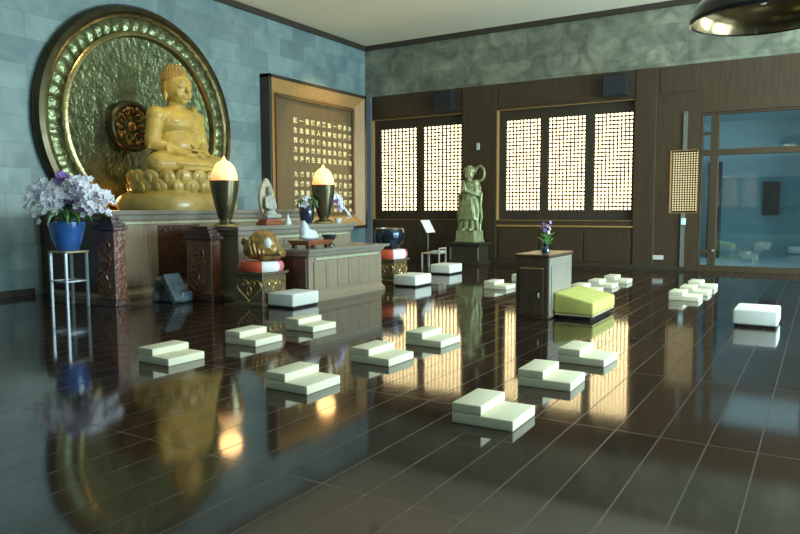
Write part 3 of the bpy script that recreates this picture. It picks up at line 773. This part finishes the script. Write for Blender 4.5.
MB().lathe([(0, 0), (.10, 0), (.10, .02), (.06, .05), (.05, .08), (.10, .11), (.125, .17), (.12, .17), (.09, .12), (0, .10)], seg=28, cap=False).build('cup_bowl', mat('dark_pewter', (.06, .065, .07), .3, .7), t, True)
MB().lathe([(.125, .165), (.14, .185), (.14, .20), (.115, .20)], seg=28, cap=False).build('cup_rim', MATS['dark_pewter'], t, True)

# wrapped bundle at the foot of the carved pedestal
b = MB()
def rbox(b, c, h, q):
    b.loft([[Vector(c)+q @ Vector((sx*h[0], sy*h[1], z*h[2])) for sx, sy in ((-1, -1), (1, -1), (1, 1), (-1, 1))] for z in (-1, 1)])
rbox(b, (.16, -.02, .24), (.055, .17, .26), Quaternion((0, 1, 0), -.60)); rbox(b, (-.14, .03, .20), (.15, .13, .19), Quaternion((.2, .5, 1), .5))
rbox(b, (.02, .05, .10), (.30, .13, .09), Quaternion((0, 0, 1), .15)); rbox(b, (-.10, -.10, .30), (.09, .06, .11), Quaternion((.6, 1, .2), .7)); rbox(b, (-.22, -.06, .09), (.07, .10, .09), Quaternion((0, .3, 1), -.6))
tag(b.remesh('wrapped_bundle', M_bag, .02, None, 1, (-9.28, 7.84, 0)), 'blue-grey plastic wrapped bundle at the foot of the carved pedestal', 'bundle')

# ------------------------------------------------------------------ meditation cushions
def step_cushion():
    t = thing('step_cushion', '', 'cushion', (0, 0, 0), group='cream stepped cushions')
    MB().box(-.235, .235, -.23, .23, 0, .078).build('base_pad', M_cush, t, True, .010, bseg=3)
    MB().box(-.235, -.005, -.23, .23, .078, .150).build('seat_block', M_cush, t, True, .010, bseg=3)
    return t
LB = [
 (-2.015, 4.63, 0.02, 'cream stepped cushion nearest the viewer, front of the right-hand row'),
 (-2.0, 5.86, 0.03, 'cream stepped cushion second from the front in the row leading to the green bench'),
 (-1.985, 6.91, -.03, 'cream stepped cushion third in the right-hand row, nearest the yellow-green bench'),
 (-3.84, 4.66, -.02, 'cream stepped cushion at the front of the middle row'),
 (-3.80, 5.88, -.03, 'cream stepped cushion second in the middle row, on the golden window reflection'),
 (-3.79, 6.94, -.02, 'cream stepped cushion third and farthest in the middle row'),
 (-5.68, 4.79, -.03, 'cream stepped cushion at the far left, front of the left row'),
 (-5.62, 5.94, .01, 'cream stepped cushion in the middle of the left row'),
 (-5.62, 6.99, -.03, 'cream stepped cushion at the back of the left row, before the big white cushion'),
 (-3.66, 12.62, 0, 'cream stepped cushion directly behind the green bench, nearest of three behind the lectern'),
 (-3.62, 13.55, 0, 'cream stepped cushion in the middle of the three behind the lectern'),
 (-3.58, 14.55, 0, 'cream stepped cushion farthest back of the three behind the lectern'),
 (-1.93, 12.42, 0, 'cream stepped cushion nearest of the three at the right before the glass door'),
 (-1.90, 13.28, 0, 'cream stepped cushion in the middle of the three before the glass door'),
 (-1.92, 14.30, 0, 'cream stepped cushion farthest of the three before the glass door'),
 (-5.30, 12.40, 0, 'cream stepped cushion just left of the lectern, in front of the dark wall'),
 (-5.34, 13.90, 0, 'cream stepped cushion farthest away, mostly hidden behind the lectern edge'),
]
proto = step_cushion()
for i, (x, y, rz, lab) in enumerate(LB):
    if i == 0: proto.location = (x, y, 0); proto.rotation_euler = (0, 0, rz); proto['label'] = lab
    else: dup(proto, (x, y, 0), rz, lab)
def flat_cushion():
    t = thing('floor_cushion', '', 'cushion', (0, 0, 0), group='thick white floor cushions')
    MB().box(-.24, .24, -.30, .30, 0, .03).build('base_board', M_black, t, bevel=.004)
    MB().box(-.26, .26, -.325, .325, .03, .232).build('pad', M_white, t, True, .028, bseg=4)
    return t
fproto = flat_cushion()
FL = [(-7.19, 8.52, 0, 'thick white floor cushion in front of the wooden fish stand'),
      (-7.02, 12.0, 0, 'thick white floor cushion right of the offering table, nearer of two'),
      (-7.62, 14.62, 0, 'thick white floor cushion before the statue pedestal, farther of two'),
      (-.70, 10.22, 0, 'thick white floor cushion alone at the right edge')]
for i, (x, y, rz, lab) in enumerate(FL):
    if i == 0: fproto.location = (x, y, 0); fproto['label'] = lab
    else: dup(fproto, (x, y, 0), rz, lab)

# ------------------------------------------------------------------ lectern, bench, vase
t = thing('lectern', 'dark wooden lectern cabinet with daylit right side panel behind green bench', 'lectern', (-3.45, 9.70, 0))
MB().box(-.235, .235, -.50, .50, 0, .86).build('cabinet', M_lect, t, bevel=.006)
MB().rings_rect(-.235, .235, -.50, .50, [(.86, .012), (.888, .02)]).box(-.25, .25, -.515, .515, .896, .902).build('top', M_lect, t)
MB().box(.236, .252, -.49, .49, .02, .85).build('side_panel', M_lectp, t, bevel=.003)
MB().box(.253, .262, -.42, .42, .12, .74).build('inset_panel', M_lectp, t, bevel=.003)
dr = MB().box(-.17, .17, -.518, -.501, .05, .70).build('door', M_lect, t, bevel=.004)
MB().box(-.17, .17, -.522, -.501, .70, .715).build('door_trim', M_honey, t)
MB().chain([(.11, -.525, .36), (.11, -.54, .33), (.11, -.525, .30)], .009, 8).build('handle', M_steel, dr, True)
MB().box(-.258, .258, -.523, .523, .888, .896).build('edge_band', mat('tan_edge', (.22, .14, .07), .35), t, bevel=.002)
t = thing('kneeling_bench', 'yellow-green sloping kneeling bench on a dark base beside lectern', 'bench', (-2.905, 9.93, 0))
MB().box(-.23, .23, -.50, .50, 0, .05).build('base', M_black, t, bevel=.004)
MB().box(-.27, .27, -.56, .56, .05, .075).build('bottom_board', M_tan, t, bevel=.004)
b = MB()
b.loft([[(-.28, -.57, .075), (.28, -.57, .075), (.28, -.57, .25), (-.28, -.57, .37)], [(-.28, .57, .075), (.28, .57, .075), (.28, .57, .25), (-.28, .57, .37)]])
b.build('padded_top', M_green, t, True, .03, bseg=4)
t = thing('flower_vase', 'small vase of purple flowers and green leaves on the lectern', 'vase', (-3.42, 9.66, .902))
MB().lathe([(0, 0), (.055, 0), (.06, .02), (.05, .06), (.035, .09), (.045, .13), (.038, .13), (.03, .09), (0, .08)], seg=24, cap=False).build('vase_body', M_navy, t, True)
rnd = random.Random(4); b = MB()
for k in range(9):
    a = k*2.4; r = .04+.04*rnd.random(); z = .16+.03*k
    b.tube([(0, 0, .10), (r*.5*math.cos(a), r*.5*math.sin(a), z*.7), (r*math.cos(a), r*math.sin(a), z)], .004, 5)
    q = Quaternion((0, 0, 1), a) @ Quaternion((0, 1, 0), -.5)
    b.ell((r*1.1*math.cos(a), r*1.1*math.sin(a), .13+.017*k), (.055, .022, .008), q, 1)
    f = MB(); blossom(f, (r*math.cos(a)*.8, r*math.sin(a)*.8, .29+.018*k), (.5+math.cos(a), -.8+math.sin(a), .3), .031, rnd)
    f.build('purple_flower' if k % 3 else 'pale_flower', M_petv if k % 3 else M_pet, t, True)
b.build('foliage', M_leafb, t, True)

# ------------------------------------------------------------------ guardian statue on pedestal
PX, PY = -8.42, 17.55
t = thing('statue_pedestal', 'dark timber pedestal under the green guardian statue by the back wall', 'pedestal', (PX, PY, 0))
MB().rings_rect(-.42, .42, -.34, .34, [(0, .05), (.07, .05), (.09, 0), (.50, 0), (.53, .06), (.60, .07)]).build('pedestal_body', M_woodd, t, bevel=.006)
for s in (-1, 1): MB().box(s*.42-.018, s*.42+.018, -.362, -.335, .12, .46).build('corner_post', mat('pale_corner_glint', (.30, .30, .26), .3, .5), t, bevel=.004)  # corner legs, their glint put into the pale colour
def guardian():
    t = thing('guardian_statue', 'standing green bronze robed guardian with looped ribbon on dark pedestal', 'statue', (PX, PY, .60), -.15)
    MB().rings_rect(-.31, .31, -.24, .24, [(0, .02), (.05, .02), (.06, 0), (.30, -.01), (.33, 0)]).build('base_block', M_jade, t, bevel=.012)
    B = .32
    V = lambda x, y, z: Vector((x*.86, y*.9, z+B))
    b = MB()       # faces -y
    for s in (-1, 1):
        b.cap(V(.12*s, 0, .05), V(.11*s, 0, .50), .085, .10).ell(V(.13*s, -.07, .03), (.075, .15, .05))
        b.cap(V(.10*s, 0, .5), V(.09*s, 0, .85), .11, .13)
        b.ell(V(.20*s, 0, 1.30), (.11, .10, .11))
        b.cap(V(.22*s, 0, 1.29), V(.27*s, -.04, 1.02), .085, .07).cap(V(.27*s, -.05, 1.0), V(.05*s, -.25, 1.10), .068, .05)
        b.ell(V(.035*s, -.28, 1.15), (.03, .05, .085))
        for k in range(4): b.chain([V(.03*s, -.27-.016*k, 1.18), V(.025*s, -.28-.016*k, 1.25), V(.015*s, -.285-.014*k, 1.31)], [.014, .013, .010], 6)
        b.chain([V(.05*s, -.25, 1.14), V(.05*s, -.24, 1.2), V(.035*s, -.25, 1.24)], [.016, .014, .011], 6)
        # skirt tails and flowing ribbons
        b.chain([V(.20*s, .02, .85), V(.30*s, .02, .55), V(.27*s, 0, .25), V(.34*s, -.02, .02)], [.10, .09, .07, .05])
        b.chain([V(.26*s, .05, 1.22), V(.42*s, .04, 1.0), V(.40*s, .02, .70), V(.46*s, 0, .40), V(.41*s, 0, .18), V(.42*s, -.02, -.02)], [.035, .04, .035, .04, .03, .03])
    b.ell(V(0, 0, .88), (.22, .17, .17)).ell(V(0, -.01, 1.10), (.20, .15, .24)).ell(V(0, -.02, 1.24), (.23, .15, .14))
    b.loft([[(.30*math.cos(2*PI*i/20), .20*math.sin(2*PI*i/20), .30+B) for i in range(20)], [(.24*math.cos(2*PI*i/20), .18*math.sin(2*PI*i/20), .62+B) for i in range(20)], [(.19*math.cos(2*PI*i/20), .15*math.sin(2*PI*i/20), .90+B) for i in range(20)]])
    for k in range(9):
        x = -.22+.055*k; b.chain([V(x*.7, -.17, .88), V(x, -.20, .60), V(x*1.25, -.19, .32)], .020, 7)
    b.chain([V(-.20, -.10, .92), V(0, -.19, .88), V(.20, -.10, .92)], .035, 8)
    for k in range(3): b.chain([V(-.19, -.08, 1.0+.09*k), V(0, -.18, .97+.09*k), V(.19, -.08, 1.0+.09*k)], .020, 7)
    b.cap(V(0, 0, 1.32), V(0, -.01, 1.46), .075, .07)
    b.ell(V(0, -.02, 1.55), (.125, .12, .15)).ell(V(0, -.135, 1.535), (.016, .025, .028)).ell(V(0, -.115, 1.475), (.04, .02, .010)).ell(V(0, -.10, 1.43), (.04, .03, .03))
    for s in (-1, 1):
        b.ell(V(.042*s, -.112, 1.575), (.024, .016, .010)).ell(V(.042*s, -.115, 1.60), (.032, .016, .008)).ell(V(.108*s, 0, 1.54), (.018, .03, .05))
        b.chain([V(.11*s, .01, 1.60), V(.17*s, .02, 1.66), V(.16*s, .01, 1.74)], [.03, .03, .015], 8)
    b.ell(V(0, .01, 1.65), (.155, .145, .115)).ell(V(0, 0, 1.75), (.085, .08, .06))
    # looped scarf rising on the right of the head and drifting left
    b.chain([V(.22, .02, 1.32)]+[V(.36+.175*math.cos(a), .03, 1.57+.20*math.sin(a)) for a in [(-1.9+.42*k) for k in range(13)]], [.045]+[.036]*12+[.02], 10)
    b.chain([V(.20, .03, 1.30), V(.33, .03, 1.28), V(.38, .02, 1.16), V(.32, .02, 1.05), V(.37, .0, .95)], .034, 8)
    b.chain([V(-.12, .03, 1.68), V(-.22, .03, 1.73), V(-.25, .03, 1.66)], .028, 8)
    b.remesh('body', M_jade, .013, t, 2)
guardian()

# ------------------------------------------------------------------ music stand and chair
t = thing('music_stand', 'slim stand holding a tilted white sheet by the left lattice window', 'stand', (-8.75, 15.75, 0), 0)
MB().chain([(0, 0, .03), (0, 0, .95)], .016, 8).build('pole', mat('grey_pole', (.28, .28, .26), .35, .6), t, True)
b = MB()
for k in range(3): a = k*2.1+.4; b.chain([(0, 0, .10), (.24*math.cos(a), .24*math.sin(a), .014)], .013, 8)
b.build('tripod_foot', M_black, t, True)
q = Matrix.Translation((0, 0, 1.08)) @ Matrix.Rotation(1.06, 4, 'Y')
b = MB().box(-.20, .20, -.24, .24, -.014, -.003)
bmesh.ops.transform(b.bm, matrix=q, verts=b.bm.verts); b.build('desk', M_black, t)
b = MB().box(-.18, .18, -.23, .23, -.0025, .003)
bmesh.ops.transform(b.bm, matrix=q, verts=b.bm.verts); b.build('paper_sheet', mat('bright_paper', (.95, .97, 1.0), .6, var=.01), t)
t = thing('chair', 'low chair with tan seat, grey cushion and pale posts behind white floor cushion', 'chair', (-8.42, 15.45, 0), .1)
MB().box(-.25, .25, -.24, .24, .40, .43).build('seat', M_tan, t, bevel=.008)
MB().box(-.02, .245, -.23, .23, .43, .475).build('seat_cushion', mat('pale_grey_cloth', (.46, .52, .54), .8), t, True, .015, bseg=3)
for sx in (0, 1):
    for sy in (-1, 1):
        x = -.22+.46*sx
        MB().box(x-.018, x+.018, sy*.22-.018, sy*.22+.018, 0, .40 if sx == 0 else .56).build('leg', mat('pale_chair_wood', (.42, .40, .34), .4), t, bevel=.004)
MB().box(.225, .25, -.22, .22, .515, .555).build('back_rail', MATS['pale_chair_wood'], t, bevel=.004)

# ------------------------------------------------------------------ speakers, switches, outlets, lamps
def speaker(label, x0, x1, z0, z1):
    t = thing('wall_speaker', label, 'speaker', ((x0+x1)/2, YB-.021, (z0+z1)/2), group='black wall speakers')
    a, c = (x1-x0)/2, (z1-z0)/2
    MB().box(-a, a, -.30, .0, -c, c).build('case', M_speak, t, bevel=.012)
    MB().box(-a+.03, a-.03, -.315, -.301, -c+.03, c-.03).build('grille', mat('grille_cloth', (.02, .022, .024), .9, bump=.3, bscale=120), t, bevel=.004)
    return t
speaker('black box speaker above the left pair of lattice windows', -9.74, -9.14, 4.33, 4.86)
speaker('black box speaker above the right end of three lattice windows', -4.90, -4.28, 4.33, 4.86)
tag(MB().box(-.045, .045, -.03, 0, -.10, .10).build('wall_switch', M_plate, None, bevel=.006, loc=(-8.42, YB-.05, 3.28)), 'small white switch high on the dark pilaster between the windows', 'switch')
tag(MB().box(-.13, .13, -.02, 0, -.055, .055).build('wall_outlet', M_plate, None, bevel=.006, loc=(-3.50, YB, .30)), 'white wall outlet low on dark timber between windows and glass door', 'outlet')
tag(MB().box(-.055, .055, -.03, 0, -.08, .08).build('wall_switch', mat('cyan_white_plastic', (.65, .85, .88), .3), None, bevel=.006, loc=(-2.92, YB-.05, 1.20)), 'pale switch under the small dim lattice window', 'switch')
t = thing('ceiling_downlight', 'small dark recessed light in the cream ceiling near the corner', 'light', (-9.3, 14.0, ZC-.012))
MB().lathe([(.10, .012), (.13, .012), (.13, 0), (.10, .0)], seg=28, cap=False).build('ring', M_black, t, True)
MB().lathe([(.0, .004), (.10, .004)], seg=28, cap=False).build('lens', M_dome, t, True)
t = thing('pendant_lamp', 'dark round dome pendant lamp with brass rim hanging at the top right', 'lamp', (-.68, 9.0, 3.66))
MB().lathe([(.755, .0), (.74, .12), (.66, .24), (.45, .34), (.06, .40), (.0, .40)], seg=64, cap=False).build('dome', M_dome, t, True)
MB().lathe([(.735, .005), (.72, .12), (.64, .23), (.44, .325), (.0, .385)], seg=64, cap=False).build('inner_reflector', mat('dark_brass_reflector', (.16, .12, .06), .22, .9, var=.1), t, True)
MB().lathe([(.735, .0), (.745, -.012), (.762, -.004), (.765, .03), (.752, .034)], seg=64, cap=False).build('rim', M_dome, t, True)
MB().ell((0, 0, .25), (.07, .07, .09)).build('bulb', M_plate, t, True)
MB().cap((0, 0, .40), (0, 0, ZC-3.66-.06), .02, .02).build('stem', M_dome, t, True)
MB().lathe([(0, ZC-3.66), (.10, ZC-3.66), (.10, ZC-3.72), (0, ZC-3.74)], seg=28, cap=False).build('canopy', M_dome, t, True)
